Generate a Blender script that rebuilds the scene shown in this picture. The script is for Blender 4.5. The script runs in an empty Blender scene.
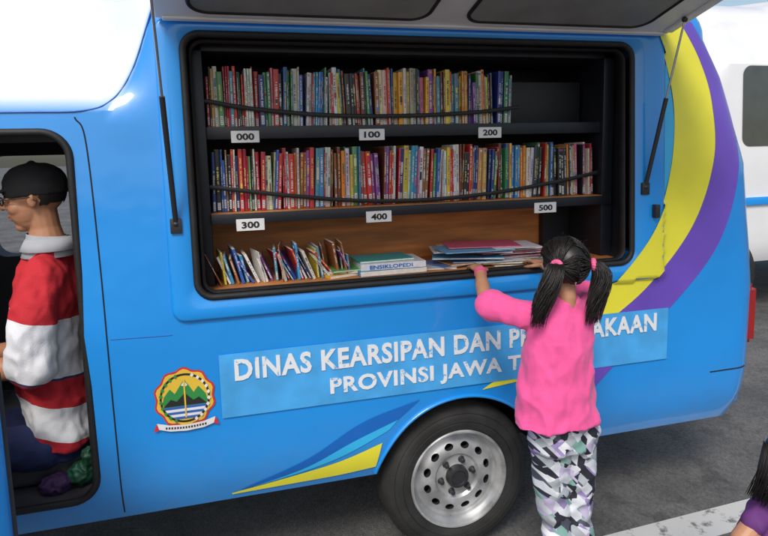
import bpy, bmesh, math, random
from mathutils import Matrix, Vector, noise
random.seed(11)
S=bpy.context.scene
COL=bpy.context.collection
GZ=-0.09
# ------------------------------------------------------------ materials
def newmat(name):
    m=bpy.data.materials.new(name); m.use_nodes=True
    nt=m.node_tree; b=nt.nodes["Principled BSDF"]
    return m,nt,b
def pmat(name,col,rough=.5,metal=0,coat=0,var=.12,vs=6,bump=0,bs=80,rvar=0,stretch=(1,1,1),sheen=0):
    m,nt,b=newmat(name); N=nt.nodes.new; L=nt.links.new
    tc=N("ShaderNodeTexCoord"); mp=N("ShaderNodeMapping"); mp.inputs["Scale"].default_value=stretch
    L(tc.outputs["Object"],mp.inputs[0])
    n=N("ShaderNodeTexNoise"); n.inputs["Scale"].default_value=vs; n.inputs["Detail"].default_value=3
    L(mp.outputs[0],n.inputs["Vector"])
    r=N("ShaderNodeMapRange"); r.inputs[1].default_value=.3;r.inputs[2].default_value=.7;r.inputs[3].default_value=1-var;r.inputs[4].default_value=1+var
    L(n.outputs["Fac"],r.inputs[0])
    mx=N("ShaderNodeVectorMath"); mx.operation='SCALE'; mx.inputs[0].default_value=col[:3]
    L(r.outputs[0],mx.inputs["Scale"]); L(mx.outputs[0],b.inputs["Base Color"])
    b.inputs["Roughness"].default_value=rough; b.inputs["Metallic"].default_value=metal
    b.inputs["Coat Weight"].default_value=coat; b.inputs["Coat Roughness"].default_value=.05
    b.inputs["Sheen Weight"].default_value=sheen
    if rvar:
        q=N("ShaderNodeMapRange"); q.inputs[1].default_value=.3;q.inputs[2].default_value=.7;q.inputs[3].default_value=max(0,rough-rvar);q.inputs[4].default_value=rough+rvar
        L(n.outputs["Fac"],q.inputs[0]); L(q.outputs[0],b.inputs["Roughness"])
    if bump:
        n2=N("ShaderNodeTexNoise"); n2.inputs["Scale"].default_value=bs; n2.inputs["Detail"].default_value=2
        L(mp.outputs[0],n2.inputs["Vector"])
        bp=N("ShaderNodeBump"); bp.inputs["Strength"].default_value=bump; bp.inputs["Distance"].default_value=.01
        L(n2.outputs["Fac"],bp.inputs["Height"]); L(bp.outputs[0],b.inputs["Normal"])
    return m
def mathf(nt):
    N=nt.nodes.new; L=nt.links.new
    def math_(op,a,bb=None,clamp=False):
        n=N("ShaderNodeMath"); n.operation=op; n.use_clamp=clamp
        for i,v in enumerate((a,bb)):
            if v is None: continue
            if isinstance(v,(int,float)): n.inputs[i].default_value=v
            else: L(v,n.inputs[i])
        return n.outputs[0]
    return math_
def paint_body(name,blue,white):
    m,nt,b=newmat(name); N=nt.nodes.new; L=nt.links.new; math_=mathf(nt)
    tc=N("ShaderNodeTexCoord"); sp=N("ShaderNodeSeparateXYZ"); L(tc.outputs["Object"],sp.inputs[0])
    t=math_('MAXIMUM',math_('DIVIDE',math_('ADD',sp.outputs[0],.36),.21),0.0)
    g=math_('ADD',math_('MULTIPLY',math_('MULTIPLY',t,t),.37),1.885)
    sheen_mask=math_('ADD',math_('MULTIPLY',math_('SUBTRACT',sp.outputs[2],g),16),.5,True)  # bright sheen over the cab roof, painted into the colour with a soft edge
    n=N("ShaderNodeTexNoise"); n.inputs["Scale"].default_value=1.6; n.inputs["Detail"].default_value=4; L(tc.outputs["Object"],n.inputs["Vector"])
    c1=N("ShaderNodeMixRGB"); c1.inputs[1].default_value=(*[v*.84 for v in blue],1); c1.inputs[2].default_value=(*[min(1,v*1.12) for v in blue],1); L(n.outputs["Fac"],c1.inputs[0])
    d=N("ShaderNodeMapRange"); d.inputs[1].default_value=.70; d.inputs[2].default_value=.32; d.inputs[3].default_value=0; d.inputs[4].default_value=.4
    L(sp.outputs[2],d.inputs[0])
    n3=N("ShaderNodeTexNoise"); n3.inputs["Scale"].default_value=14; n3.inputs["Detail"].default_value=5; L(tc.outputs["Object"],n3.inputs["Vector"])
    dm=math_('MULTIPLY',d.outputs[0],n3.outputs["Fac"])
    c3=N("ShaderNodeMixRGB"); L(dm,c3.inputs[0]); L(c1.outputs[0],c3.inputs[1]); c3.inputs[2].default_value=(.18,.17,.15,1)
    c2=N("ShaderNodeMixRGB"); L(sheen_mask,c2.inputs[0]); L(c3.outputs[0],c2.inputs[1]); c2.inputs[2].default_value=(*white,1)
    L(c2.outputs[0],b.inputs["Base Color"])
    b.inputs["Roughness"].default_value=.3; b.inputs["Coat Weight"].default_value=.9; b.inputs["Coat Roughness"].default_value=.05
    nb=N("ShaderNodeTexNoise"); nb.inputs["Scale"].default_value=4; nb.inputs["Detail"].default_value=2; L(tc.outputs["Object"],nb.inputs["Vector"])
    bp=N("ShaderNodeBump"); bp.inputs["Strength"].default_value=.28; bp.inputs["Distance"].default_value=.02; L(nb.outputs["Fac"],bp.inputs["Height"])
    L(bp.outputs[0],b.inputs["Normal"]); L(bp.outputs[0],b.inputs["Coat Normal"])
    return m
BLUE=(.009,.285,.80)
M={}
M['paint']=paint_body("van_paint",BLUE,(.80,.85,.88))  # pale second colour is the painted sheen on the cab roof
M['blue']=pmat("blue_paint",BLUE,.3,coat=.8,var=.06,vs=2)
M['white']=pmat("white_paint",(.78,.79,.8),.35,coat=.3,var=.05,vs=3)
M['liner']=pmat("hatch_liner",(.82,.83,.85),.5,var=.06,vs=5)
M['yellow']=pmat("yellow_vinyl",(.84,.78,.05),.35,coat=.4,var=.08,vs=4)
M['purple']=pmat("purple_vinyl",(.15,.075,.50),.35,coat=.4,var=.1,vs=4)
M['cyan']=pmat("cyan_vinyl",(.035,.45,.82),.35,coat=.4,var=.06,vs=4)
M['pale']=pmat("pale_blue_vinyl",(.065,.38,.80),.42,coat=.3,var=.14,vs=9)
M['dkblue']=pmat("dark_blue_vinyl",(.008,.13,.50),.35,coat=.4,var=.06,vs=4)
M['rubber']=pmat("black_rubber",(.010,.010,.011),.6,var=.3,vs=30)
M['tyre']=pmat("tyre_rubber",(.020,.020,.020),.8,var=.45,vs=9,bump=.2,bs=120)
M['dark']=pmat("dark_interior",(.007,.009,.014),.5,var=.2)
M['cab']=pmat("cab_trim",(.05,.05,.055),.7,var=.2)
M['steel']=pmat("wheel_steel",(.52,.53,.54),.42,metal=.6,var=.28,vs=11,rvar=.15)
M['chrome']=pmat("chrome",(.55,.55,.57),.25,metal=1)
M['darkmetal']=pmat("dark_metal",(.05,.05,.055),.4,metal=.5)
M['glass']=pmat("tinted_glass",(.05,.055,.05),.08,coat=1,var=.2)
M['hglass']=pmat("dusty_glass",(.27,.28,.27),.55,var=.15)
M['wood']=pmat("plywood",(.50,.19,.05),.5,var=.35,vs=3,stretch=(1,1,9),bump=.1,bs=20)
M['shelf']=pmat("shelf_black",(.008,.010,.017),.4,var=.2)
M['label']=pmat("label_white",(.8,.8,.8),.5,var=.04)
M['ink']=pmat("ink_black",(.01,.01,.01),.5)
M['red']=pmat("red_lens",(.32,.012,.012),.2,coat=1)
def asphalt():
    m,nt,b=newmat("asphalt"); N=nt.nodes.new; L=nt.links.new
    tc=N("ShaderNodeTexCoord")
    a=N("ShaderNodeTexNoise"); a.inputs["Scale"].default_value=1.3; a.inputs["Detail"].default_value=8; a.inputs["Roughness"].default_value=.68; L(tc.outputs["Object"],a.inputs["Vector"])
    v=N("ShaderNodeTexVoronoi"); v.inputs["Scale"].default_value=95; L(tc.outputs["Object"],v.inputs["Vector"])
    r=N("ShaderNodeValToRGB"); e=r.color_ramp.elements; e[0].position=.33; e[0].color=(.070,.070,.072,1); e[1].position=.70; e[1].color=(.155,.152,.148,1)
    L(a.outputs["Fac"],r.inputs[0])
    m2=N("ShaderNodeMixRGB"); m2.blend_type='MULTIPLY'; m2.inputs[0].default_value=.6
    L(r.outputs[0],m2.inputs[1]); 
    r2=N("ShaderNodeValToRGB"); r2.color_ramp.elements[0].color=(.4,.4,.4,1); r2.color_ramp.elements[1].color=(1.6,1.6,1.55,1)
    L(v.outputs["Color"],r2.inputs[0]); L(r2.outputs[0],m2.inputs[2])
    n2=N("ShaderNodeTexNoise"); n2.inputs["Scale"].default_value=6; n2.inputs["Detail"].default_value=3; L(tc.outputs["Object"],n2.inputs["Vector"])
    r3=N("ShaderNodeValToRGB"); e=r3.color_ramp.elements; e[0].position=.36; e[0].color=(.55,.55,.55,1); e[1].position=.44; e[1].color=(1,1,1,1); L(n2.outputs["Fac"],r3.inputs[0])
    m3=N("ShaderNodeMixRGB"); m3.blend_type='MULTIPLY'; m3.inputs[0].default_value=.6; L(m2.outputs[0],m3.inputs[1]); L(r3.outputs[0],m3.inputs[2])
    L(m3.outputs[0],b.inputs["Base Color"])
    b.inputs["Roughness"].default_value=.85
    bp=N("ShaderNodeBump"); bp.inputs["Strength"].default_value=.6; bp.inputs["Distance"].default_value=.006
    L(v.outputs["Distance"],bp.inputs["Height"]); L(bp.outputs[0],b.inputs["Normal"])
    return m
M['asph']=asphalt()
def worn(name,col,under,amount=.42,scale=18):
    m,nt,b=newmat(name); N=nt.nodes.new; L=nt.links.new
    tc=N("ShaderNodeTexCoord"); a=N("ShaderNodeTexNoise"); a.inputs["Scale"].default_value=scale; a.inputs["Detail"].default_value=6; a.inputs["Roughness"].default_value=.7
    L(tc.outputs["Object"],a.inputs["Vector"])
    r=N("ShaderNodeValToRGB"); e=r.color_ramp.elements; e[0].position=amount-.05; e[0].color=(*under,1); e[1].position=amount+.03; e[1].color=(*col,1)
    L(a.outputs["Fac"],r.inputs[0]); L(r.outputs[0],b.inputs["Base Color"]); b.inputs["Roughness"].default_value=.5
    return m
M['letter']=worn("worn_white_lettering",(.78,.80,.82),(.16,.42,.72),.41,40)
M['line']=worn("worn_road_paint",(.55,.55,.53),(.16,.16,.16),.42,12)
def attrmat(name,rough=.45):
    m,nt,b=newmat(name); N=nt.nodes.new; L=nt.links.new
    a=N("ShaderNodeAttribute"); a.attribute_name="Col"; 
    tc=N("ShaderNodeTexCoord"); n=N("ShaderNodeTexNoise"); n.inputs["Scale"].default_value=60; L(tc.outputs["Object"],n.inputs["Vector"])
    r=N("ShaderNodeMapRange"); r.inputs[3].default_value=.75; r.inputs[4].default_value=1.2; L(n.outputs["Fac"],r.inputs[0])
    mx=N("ShaderNodeVectorMath"); mx.operation='SCALE'; L(a.outputs["Color"],mx.inputs[0]); L(r.outputs[0],mx.inputs["Scale"])
    L(mx.outputs[0],b.inputs["Base Color"]); b.inputs["Roughness"].default_value=rough; b.inputs["Coat Weight"].default_value=.2
    return m
M['book']=attrmat("book_covers")
# ------------------------------------------------------------ helpers
def empty(name,loc=(0,0,0)):
    o=bpy.data.objects.new(name,None); COL.objects.link(o); o.location=loc; return o
def link(name,me,mats,parent=None,smooth=None):
    o=bpy.data.objects.new(name,me); COL.objects.link(o)
    if mats is not None:
        if not isinstance(mats,(list,tuple)): mats=[mats]
        for m in mats: me.materials.append(m)
    if parent: o.parent=parent
    if smooth is not None:
        for p in me.polygons: p.use_smooth=True
        if smooth<180: me.set_sharp_from_angle(angle=math.radians(smooth))
    return o
def mesh(name,vs,fs,mats,parent=None,smooth=None):
    me=bpy.data.meshes.new(name); me.from_pydata([tuple(v) for v in vs],[],fs); me.update()
    bm=bmesh.new(); bm.from_mesh(me); bmesh.ops.recalc_face_normals(bm,faces=bm.faces); bm.to_mesh(me); bm.free()
    return link(name,me,mats,parent,smooth)
def bmobj(name,bm,mats,parent=None,smooth=None,recalc=True):
    if recalc: bmesh.ops.recalc_face_normals(bm,faces=bm.faces)
    me=bpy.data.meshes.new(name); bm.to_mesh(me); bm.free(); return link(name,me,mats,parent,smooth)
def bbox(bm,x0,x1,y0,y1,z0,z1):
    r=bmesh.ops.create_cube(bm,size=1)
    bmesh.ops.transform(bm,matrix=Matrix.Translation(((x0+x1)/2,(y0+y1)/2,(z0+z1)/2))@Matrix.Diagonal((x1-x0,y1-y0,z1-z0,1)),verts=r['verts'])
def box(name,x0,x1,y0,y1,z0,z1,mat,parent=None,bev=.004,seg=2,M4=None):
    bm=bmesh.new(); bbox(bm,x0,x1,y0,y1,z0,z1)
    if bev: bmesh.ops.bevel(bm,geom=bm.edges[:],offset=bev,segments=seg,affect='EDGES',profile=.6)
    if M4 is not None: bmesh.ops.transform(bm,matrix=M4,verts=bm.verts)
    return bmobj(name,bm,mat,parent,40)
def tube(bm,pts,rad,n=12,u=None,cap=True):
    pts=[Vector(p) for p in pts]; rings=[]; prevu=None
    for i,p in enumerate(pts):
        t=(pts[min(i+1,len(pts)-1)]-pts[max(i-1,0)]).normalized()
        if u is not None: a=Vector(u)
        elif prevu is not None: a=prevu
        else: a=Vector((1,0,0)) if abs(t.x)<.8 else Vector((0,1,0))
        a=(a-t*a.dot(t)).normalized(); prevu=a; b=t.cross(a)
        r=rad[i] if isinstance(rad,(list,tuple)) else rad
        ru,rv=(r if isinstance(r,(list,tuple)) else (r,r))
        rings.append([bm.verts.new(p+a*ru*math.cos(2*math.pi*k/n)+b*rv*math.sin(2*math.pi*k/n)) for k in range(n)])
    for i in range(len(rings)-1):
        for k in range(n): bm.faces.new((rings[i][k],rings[i][(k+1)%n],rings[i+1][(k+1)%n],rings[i+1][k]))
    if cap: bm.faces.new(rings[0][::-1]); bm.faces.new(rings[-1])
    return rings
def capsule(bm,pts,rad,n=14,u=None):
    tube(bm,pts,rad,n,u)
    for p,r in ((pts[0],rad[0]),(pts[-1],rad[-1])):
        rr=r if not isinstance(r,(tuple,list)) else min(r)
        ell(bm,p,(rr*.99,)*3)
def ell(bm,c,r,fr=None,sub=3):
    q=bmesh.ops.create_icosphere(bm,subdivisions=sub,radius=1)
    A=Matrix.Diagonal((r[0],r[1],r[2],1))
    if fr is not None: A=fr.to_4x4()@A
    bmesh.ops.transform(bm,matrix=Matrix.Translation(Vector(c))@A,verts=q['verts'])
def crom(pts,n):
    pts=[Vector(p) for p in pts]; out=[]; P=[pts[0]*2-pts[1]]+pts+[pts[-1]*2-pts[-2]]
    m=len(pts)-1
    for k in range(n+1):
        s=k/n*m; i=min(int(s),m-1); t=s-i; p0,p1,p2,p3=P[i:i+4]
        out.append(.5*((2*p1)+(p2-p0)*t+(2*p0-5*p1+4*p2-p3)*t*t+(3*p1-p0-3*p2+p3)*t**3))
    return out
def interp(tab,x):
    if x<=tab[0][0]: return tab[0][1]
    for (a,b),(c,d) in zip(tab,tab[1:]):
        if x<=c:
            t=(x-a)/(c-a); return b+(d-b)*t
    return tab[-1][1]
def sstep(a,b,x):
    t=max(0,min(1,(x-a)/(b-a))); return t*t*(3-2*t)
def rrect(x0,x1,z0,z1,r,n=8):
    out=[]
    for cx,cz,a0 in ((x1-r,z1-r,0),(x0+r,z1-r,90),(x0+r,z0+r,180),(x1-r,z0+r,270)):
        for k in range(n+1):
            a=math.radians(a0+90*k/n); out.append((cx+r*math.cos(a),cz+r*math.sin(a)))
    return out
def prism(name,pts,y0,y1,mat):
    n=len(pts); vs=[(x,y0,z) for x,z in pts]+[(x,y1,z) for x,z in pts]
    fs=[list(range(n)),list(range(2*n-1,n-1,-1))]+[(i,(i+1)%n,n+(i+1)%n,n+i) for i in range(n)]
    return mesh(name,vs,fs,mat)
def cyl_y(name,cx,cz,r,y0,y1,mat,n=48):
    return prism(name,[(cx+r*math.cos(2*math.pi*k/n),cz+r*math.sin(2*math.pi*k/n)) for k in range(n)],y0,y1,mat)
def baked(o):
    dg=bpy.context.evaluated_depsgraph_get(); dg.update(); ev=o.evaluated_get(dg)
    return bpy.data.meshes.new_from_object(ev)
def boolean(o,cutters):
    for c in cutters:
        m=o.modifiers.new("b","BOOLEAN"); m.operation='DIFFERENCE'; m.object=c; m.solver='EXACT'
        try: m.material_mode='TRANSFER'
        except Exception: pass
    me=baked(o); o.modifiers.clear(); o.data=me
    for c in cutters: bpy.data.objects.remove(c)
def lathe_y(bm,cx,cz,prof,n=64):
    rings=[]
    for r,y in prof:
        rings.append([bm.verts.new((cx+r*math.cos(2*math.pi*k/n),y,cz+r*math.sin(2*math.pi*k/n))) for k in range(n)])
    for i in range(len(rings)-1):
        for k in range(n): bm.faces.new((rings[i][k],rings[i][(k+1)%n],rings[i+1][(k+1)%n],rings[i+1][k]))
    return rings
# ------------------------------------------------------------ van body
XR=[(.3,2.50),(.45,2.56),(.6,2.585),(1.0,2.59),(1.6,2.53),(2.0,2.38),(2.3,2.21),(2.5,2.03)]
XF=[(.3,-1.8),(1.0,-1.78),(1.85,-1.35),(2.2,-1.15),(2.5,-.98)]
W=1.75; ZB=.345
def ybase(z):
    y=0
    if z<.52: y=.035*((.52-z)/.17)**2
    if z>1.07: y=.042*(z-1.07)
    return y
def yb(x,z):
    y=ybase(z)
    if z>1.86: y+=.85*(min(z,2.2)-1.86)*(1-sstep(-.42,-.12,x))
    ins=0; r=.15
    d=interp(XR,z)-x
    if d<r: d=max(d,0); ins=r-math.sqrt(max(0,r*r-(r-d)**2))
    d=x-interp(XF,z)
    r=.25
    if d<r: d=max(d,0); ins=r-math.sqrt(max(0,r*r-(r-d)**2))
    return W/2+(y-W/2)*(1-ins/(W/2))
def remap(u,z):
    if u>1.7: return 1.7+(u-1.7)*(interp(XR,z)-1.7)/(2.54-1.7)
    if u<-.9: return -.9-(-.9-u)*(-.9-interp(XF,z))/(.9)
    return u
def body(name,mat):
    zs=[ZB,.37,.40,.44,.48,.52]+[.55+.052*k for k in range(1,11)]+[1.12+.053*k for k in range(0,20)]
    prof=[(None,z,0) for z in zs if z<2.165]+[(None,2.17,0)]
    for k in range(1,11):
        t=math.radians(9*k); prof.append((2.17,2.17+.27*math.sin(t),.5*(1-math.cos(t))))
    us=[-1.8,-1.79,-1.77,-1.74,-1.7]+[-1.7+.08*k for k in range(1,11)]+[-.9+.05*k for k in range(1,9)]+[-.5+.04*k for k in range(1,14)]+[.02+.08*k for k in range(1,22)]+[1.7+.035*k for k in range(1,21)]+[2.42,2.44,2.46,2.48,2.495,2.51,2.52,2.53,2.536,2.54]
    us=sorted(set(round(u,4) for u in us)); vs=[];fs=[]; n=len(prof)
    for u in us:
        near=[]
        for q,z,dy in prof:
            x=remap(u,z); y=yb(x,z)
            if q is not None:
                y=min(yb(x,2.17)+dy,W/2-.02)
            near.append((x,y,z+(0.03 if dy>.45 else 0)))
        vs+=near+[(x,W-y,z) for x,y,z in near[::-1]]
    m=2*n
    for i in range(len(us)-1):
        for k in range(m): fs.append((i*m+k,i*m+(k+1)%m,(i+1)*m+(k+1)%m,(i+1)*m+k))
    for base in (0,(len(us)-1)*m):
        for k in range(n-1): fs.append((base+k,base+k+1,base+m-2-k,base+m-1-k))
    return mesh(name,vs,fs,mat)
van=empty("mobile_library_van")
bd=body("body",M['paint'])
OPN=(-.06,1.81,1.175,2.13)
WC=(.99,.255)
cut=[prism("c1",rrect(*OPN,.06),-.2,.62,M['dark']),
     prism("c2",rrect(-1.28,-.455,.45,1.79,.09),-.2,1.6,M['cab']),
     prism("c3",rrect(-1.2,-.52,1.15,1.72,.08),1.5,2.0,M['rubber']),
     cyl_y("c4",WC[0],WC[1],.395,-.2,.4,M['rubber']),cyl_y("c5",-1.42,WC[1],.38,-.2,.4,M['rubber']),
     cyl_y("c6",WC[0],WC[1],.395,1.35,2,M['rubber']),cyl_y("c7",-1.42,WC[1],.38,1.35,2,M['rubber'])]
boolean(bd,cut); bd.parent=van
for p in bd.data.polygons: p.use_smooth=True
bd.data.set_sharp_from_angle(angle=math.radians(28))
FL=(-.155,1.985,1.09,2.185)
def ring_frame(name,outer,inner,r1,r2,h,mat,parent,bev=.006,yoff=0):
    n=8
    def lp(rect,r,ext,hh):
        x0,x1,z0,z1=rect; pts=rrect(x0-ext,x1+ext,z0-ext,z1+ext,max(.005,r+ext),n)
        return [(x,ybase(z)+yoff-hh,z) for x,z in pts]
    loops=[lp(outer,r1,0,-.02),lp(outer,r1,0,h-bev),lp(outer,r1,-bev*.35,h-bev*.35),lp(outer,r1,-bev,h),lp(inner,r2,bev,h),lp(inner,r2,0,h-bev),lp(inner,r2,0,-.03)]
    m=len(loops[0]); vs=[v for l in loops for v in l]; fs=[]
    for i in range(len(loops)-1):
        for k in range(m): fs.append((i*m+k,i*m+(k+1)%m,(i+1)*m+(k+1)%m,(i+1)*m+k))
    return mesh(name,vs,fs,mat,parent,50)
ring_frame("opening_flange",FL,OPN,.05,.06,.018,M['blue'],van,.010)
def looptube(name,rect,r,rad,mat,parent,yo,n=8):
    pts=[Vector((x,ybase(z)+yo,z)) for x,z in rrect(*rect,r,n)]
    bm=bmesh.new(); N=len(pts); rings=[]
    for i,p in enumerate(pts):
        t=(pts[(i+1)%N]-pts[i-1]).normalized(); b=Vector((0,1,0)); a=t.cross(b).normalized()
        rings.append([bm.verts.new(p+a*rad[0]*math.cos(k*math.pi/4)+b*rad[1]*math.sin(k*math.pi/4)) for k in range(8)])
    for i in range(N):
        for k in range(8): bm.faces.new((rings[i][k],rings[i][(k+1)%8],rings[(i+1)%N][(k+1)%8],rings[(i+1)%N][k]))
    return bmobj(name,bm,mat,parent,60)
looptube("rubber_seal",OPN,.06,(.013,.013),M['rubber'],van,-.016)
looptube("inner_seal",(OPN[0]+.022,OPN[1]-.022,OPN[2]+.012,OPN[3]-.02),.05,(.008,.02),M['rubber'],van,.02)
looptube("door_seal",(-1.28,-.455,.45,1.79),.09,(.014,.014),M['rubber'],van,.002)
def ysurf(x,z):
    y=yb(x,z)
    if FL[0]<x<FL[1] and FL[2]<z<FL[3]: y=min(y,ybase(z)-.018)
    return y
def ribbon(name,A,B,mat,off=.004,n=90,m=10):
    A=crom([(a,0,b) for a,b in A],n); B=crom([(a,0,b) for a,b in B],n); vs=[];fs=[]
    for i in range(n+1):
        for j in range(m+1):
            p=A[i].lerp(B[i],j/m); vs.append((p.x,ysurf(p.x,p.z)-off,p.z))
    for i in range(n):
        for j in range(m):
            k=i*(m+1)+j; fs.append((k,k+1,k+m+2,k+m+1))
    return mesh(name,vs,fs,mat,van,60)
yo=[(2.07,2.24),(2.18,2.07),(2.25,1.88),(2.265,1.62),(2.15,1.32),(1.90,1.05),(1.62,.86),(1.40,.70)]
yi=[(1.92,2.24),(2.0,2.05),(2.045,1.82),(2.02,1.55),(1.92,1.30),(1.69,1.06),(1.42,.86),(1.08,.67)]
po=[(2.14,2.24),(2.29,2.05),(2.39,1.82),(2.41,1.55),(2.30,1.23),(2.04,.95),(1.76,.72),(1.52,.50)]
ribbon("yellow_stripe",yi,yo,M['yellow'],n=140,m=14)
ribbon("purple_stripe",[(x+.001,z) for x,z in yo],po,M['purple'])
ribbon("cyan_stripe",[(1.992,2.04),(1.992,1.9),(1.992,1.75),(1.992,1.6),(1.992,1.48)],[(1.999,2.05),(2.028,1.92),(2.044,1.78),(2.028,1.6),(1.996,1.48)],M['cyan'])
ribbon("yellow_tail",[(.63,.50),(.45,.445),(.25,.41),(.02,.377)],[(.605,.39),(.45,.378),(.25,.374),(.02,.37)],M['yellow'],n=40,m=6)
ribbon("dark_swoosh",[(.80,.665),(.55,.60),(.32,.48),(.05,.385)],[(.70,.59),(.5,.52),(.31,.44),(.10,.39)],M['dkblue'],n=40,m=6,off=.003)
ribbon("pale_swoosh",[(.70,.59),(.5,.52),(.31,.44),(.10,.39)],[(.66,.55),(.47,.47),(.30,.425),(.12,.393)],M['cyan'],n=40,m=6,off=.003)
ribbon("lettering_panel",[(-.0,.95),(1.0,.95),(2.02,.945)],[(-.0,.70),(1.0,.70),(2.02,.70)],M['pale'],off=.007,n=40,m=4)
def seam(name,pts,w=.004,mat='rubber'):
    P=crom([(a,0,b) for a,b in pts],40); bm=bmesh.new()
    tube(bm,[(p.x,ysurf(p.x,p.z)-.001,p.z) for p in P],w*.5,6); return bmobj(name,bm,M[mat],van,80)
seam("pillar_seam",[(-.375,.37),(-.38,.8),(-.385,1.3),(-.40,1.75),(-.43,1.84)],.005)
seam("roof_seam",[(-.15,2.23),(-.18,2.15),(-.24,2.0),(-.31,1.90),(-.40,1.862),(-.6,1.858),(-1.0,1.856)],.006,'dkblue')
seam("belt_seam",[(-.37,1.05),(-.2,1.045),(-.16,1.045)],.003,'dkblue')
seam("rear_seam",[(2.28,.60),(2.4,.60),(2.5,.60)],.006)
bm=bmesh.new(); tube(bm,[(WC[0]+.398*math.cos(a),ysurf(WC[0]+.398*math.cos(a),max(.36,WC[1]+.398*math.sin(a)))-.002,WC[1]+.398*math.sin(a)) for a in [math.radians(15+150*k/40) for k in range(41)]],[(.008,.011)]*41,8)
bmobj("wheel_arch_lip",bm,M['blue'],van,80)
box("chassis_rail",-1.5,2.2,.45,.55,.20,.35,M['rubber'],van,.01)
box("chassis_rail_far",-1.5,2.2,1.2,1.3,.20,.35,M['rubber'],van,.01)
bm=bmesh.new(); tube(bm,[(WC[0],.2,WC[1]),(WC[0],1.55,WC[1])],.045,14); ell(bm,(WC[0],.88,WC[1]),(.14,.12,.13)); bmobj("rear_axle",bm,M['darkmetal'],van,60)
box("rear_bumper",2.42,2.60,.12,1.63,.345,.55,M['blue'],van,.04,4)
bm=bmesh.new(); bbox(bm,2.50,2.594,.032,.15,.70,1.0); bmesh.ops.bevel(bm,geom=bm.edges[:],offset=.025,segments=4,affect='EDGES'); bmobj("tail_lamp",bm,M['red'],van,50)
mesh("windscreen",[(interp(XF,1.15)-.02,.25,1.15),(interp(XF,1.15)-.02,1.5,1.15),(interp(XF,1.8)-.02,1.42,1.8),(interp(XF,1.8)-.02,.33,1.8)],[(0,1,2,3)],M['glass'],van)
def text_mesh(name,s,width,height,mat,parent,x,y,z,weight=.0,ext=.0008,space=1.0):
    cu=bpy.data.curves.new(name,"FONT"); cu.body=s; cu.size=1; cu.offset=weight; cu.extrude=0.004; cu.space_character=space; cu.resolution_u=3
    o=bpy.data.objects.new(name,cu); COL.objects.link(o); me=baked(o); bpy.data.objects.remove(o)
    xs=[v.co.x for v in me.vertices]; ys=[v.co.y for v in me.vertices]
    x0,x1,y0,y1=min(xs),max(xs),min(ys),max(ys)
    sx=width/(x1-x0); sy=height/(y1-y0)
    for v in me.vertices:
        a=(v.co.x-x0)*sx; b=(v.co.y-y0)*sy; c=v.co.z
        v.co=(x+a, y-ext-(c/.004)*ext, z+b)
    me.materials.clear(); return link(name,me,mat,parent)
text_mesh("lettering_upper","DINAS KEARSIPAN DAN PERPUSTAKAAN",1.90,.086,M['letter'],van,.055,-.009,.842,.032,space=1.08)
text_mesh("lettering_lower","PROVINSI JAWA TENGAH",1.19,.086,M['letter'],van,.42,-.009,.722,.032,space=1.08)
EM={k:pmat("emblem_"+k,c,.45,var=.08) for k,c in dict(gold=(.75,.5,.05),red=(.6,.03,.03),green=(.03,.25,.06),sky=(.75,.72,.35),blue=(.03,.12,.45),white=(.75,.75,.75),black=(.02,.02,.02)).items()}
bm=bmesh.new(); ex,ez=-.13,.80
def disc(fn,off,mi,n=48):
    vs=[bm.verts.new((ex+fn(2*math.pi*k/n)*math.sin(2*math.pi*k/n),-.004-off,ez+fn(2*math.pi*k/n)*1.06*math.cos(2*math.pi*k/n))) for k in range(n)]
    f=bm.faces.new(vs); f.material_index=mi
def poly(pts,off,mi):
    f=bm.faces.new([bm.verts.new((ex+x,-.004-off,ez+z)) for x,z in pts]); f.material_index=mi
eml=['gold','red','green','sky','blue','white','black']
disc(lambda a:.108+.005*math.cos(10*a),0,1)
disc(lambda a:.101+.005*math.cos(10*a),.001,0)
disc(lambda a:.090,.002,6); disc(lambda a:.082,.003,0)
poly([(-.075,.01),(-.052,.04),(-.035,.02),(-.01,.058),(.0,.07),(.012,.055),(.032,.02),(.05,.042),(.075,.01),(.080,-.015),(.075,-.03),(-.075,-.03),(-.08,-.015)],.004,2)
poly([(-.078,-.028),(-.05,.0),(-.03,-.01),(0,.02),(.03,-.01),(.05,.0),(.078,-.028)],.0045,6)
poly([(-.012,.05),(0,.068),(.012,.05),(.004,.045),(-.004,.048)],.005,5)
for i in range(5):
    z=-.03-.010*i; w=math.sqrt(max(0,.081**2-z*z/1.12)); w2=math.sqrt(max(0,.081**2-(z-.01)**2/1.12))
    poly([(-w,z),(w,z),(w2,z-.01),(-w2,z-.01)],.0045,4 if i%2==0 else 5)
poly([(-.0025,-.075),(.0025,-.075),(.003,.075),(-.003,.075)],.0065,0)
for k in range(10):
    for s in (-1,1):
        a=math.radians(20+k*15)*s; r=.087; cx=r*math.sin(a)*.99; cz=r*1.06*math.cos(a)
        poly([(cx-.007,cz),(cx,cz-.009),(cx+.007,cz),(cx,cz+.009)],.006,2 if s<0 else 5)
poly([(-.105,-.085),(-.06,-.098),(0,-.103),(.06,-.098),(.105,-.085),(.098,-.11),(.06,-.122),(0,-.127),(-.06,-.122),(-.098,-.11)],.0065,5)
poly([(-.105,-.085),(-.118,-.118),(-.098,-.112)],.006,1);poly([(.105,-.085),(.118,-.118),(.098,-.112)],.006,1)
for k in range(15):
    x=-.072+.01*k; z=-.110-.006*math.cos(x*20)+.003
    poly([(x-.003,z-.004),(x+.003,z-.004),(x+.003,z+.004),(x-.003,z+.004)],.0075,6)
bmobj("emblem",bm,[EM[k] for k in eml],van,recalc=False)
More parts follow.
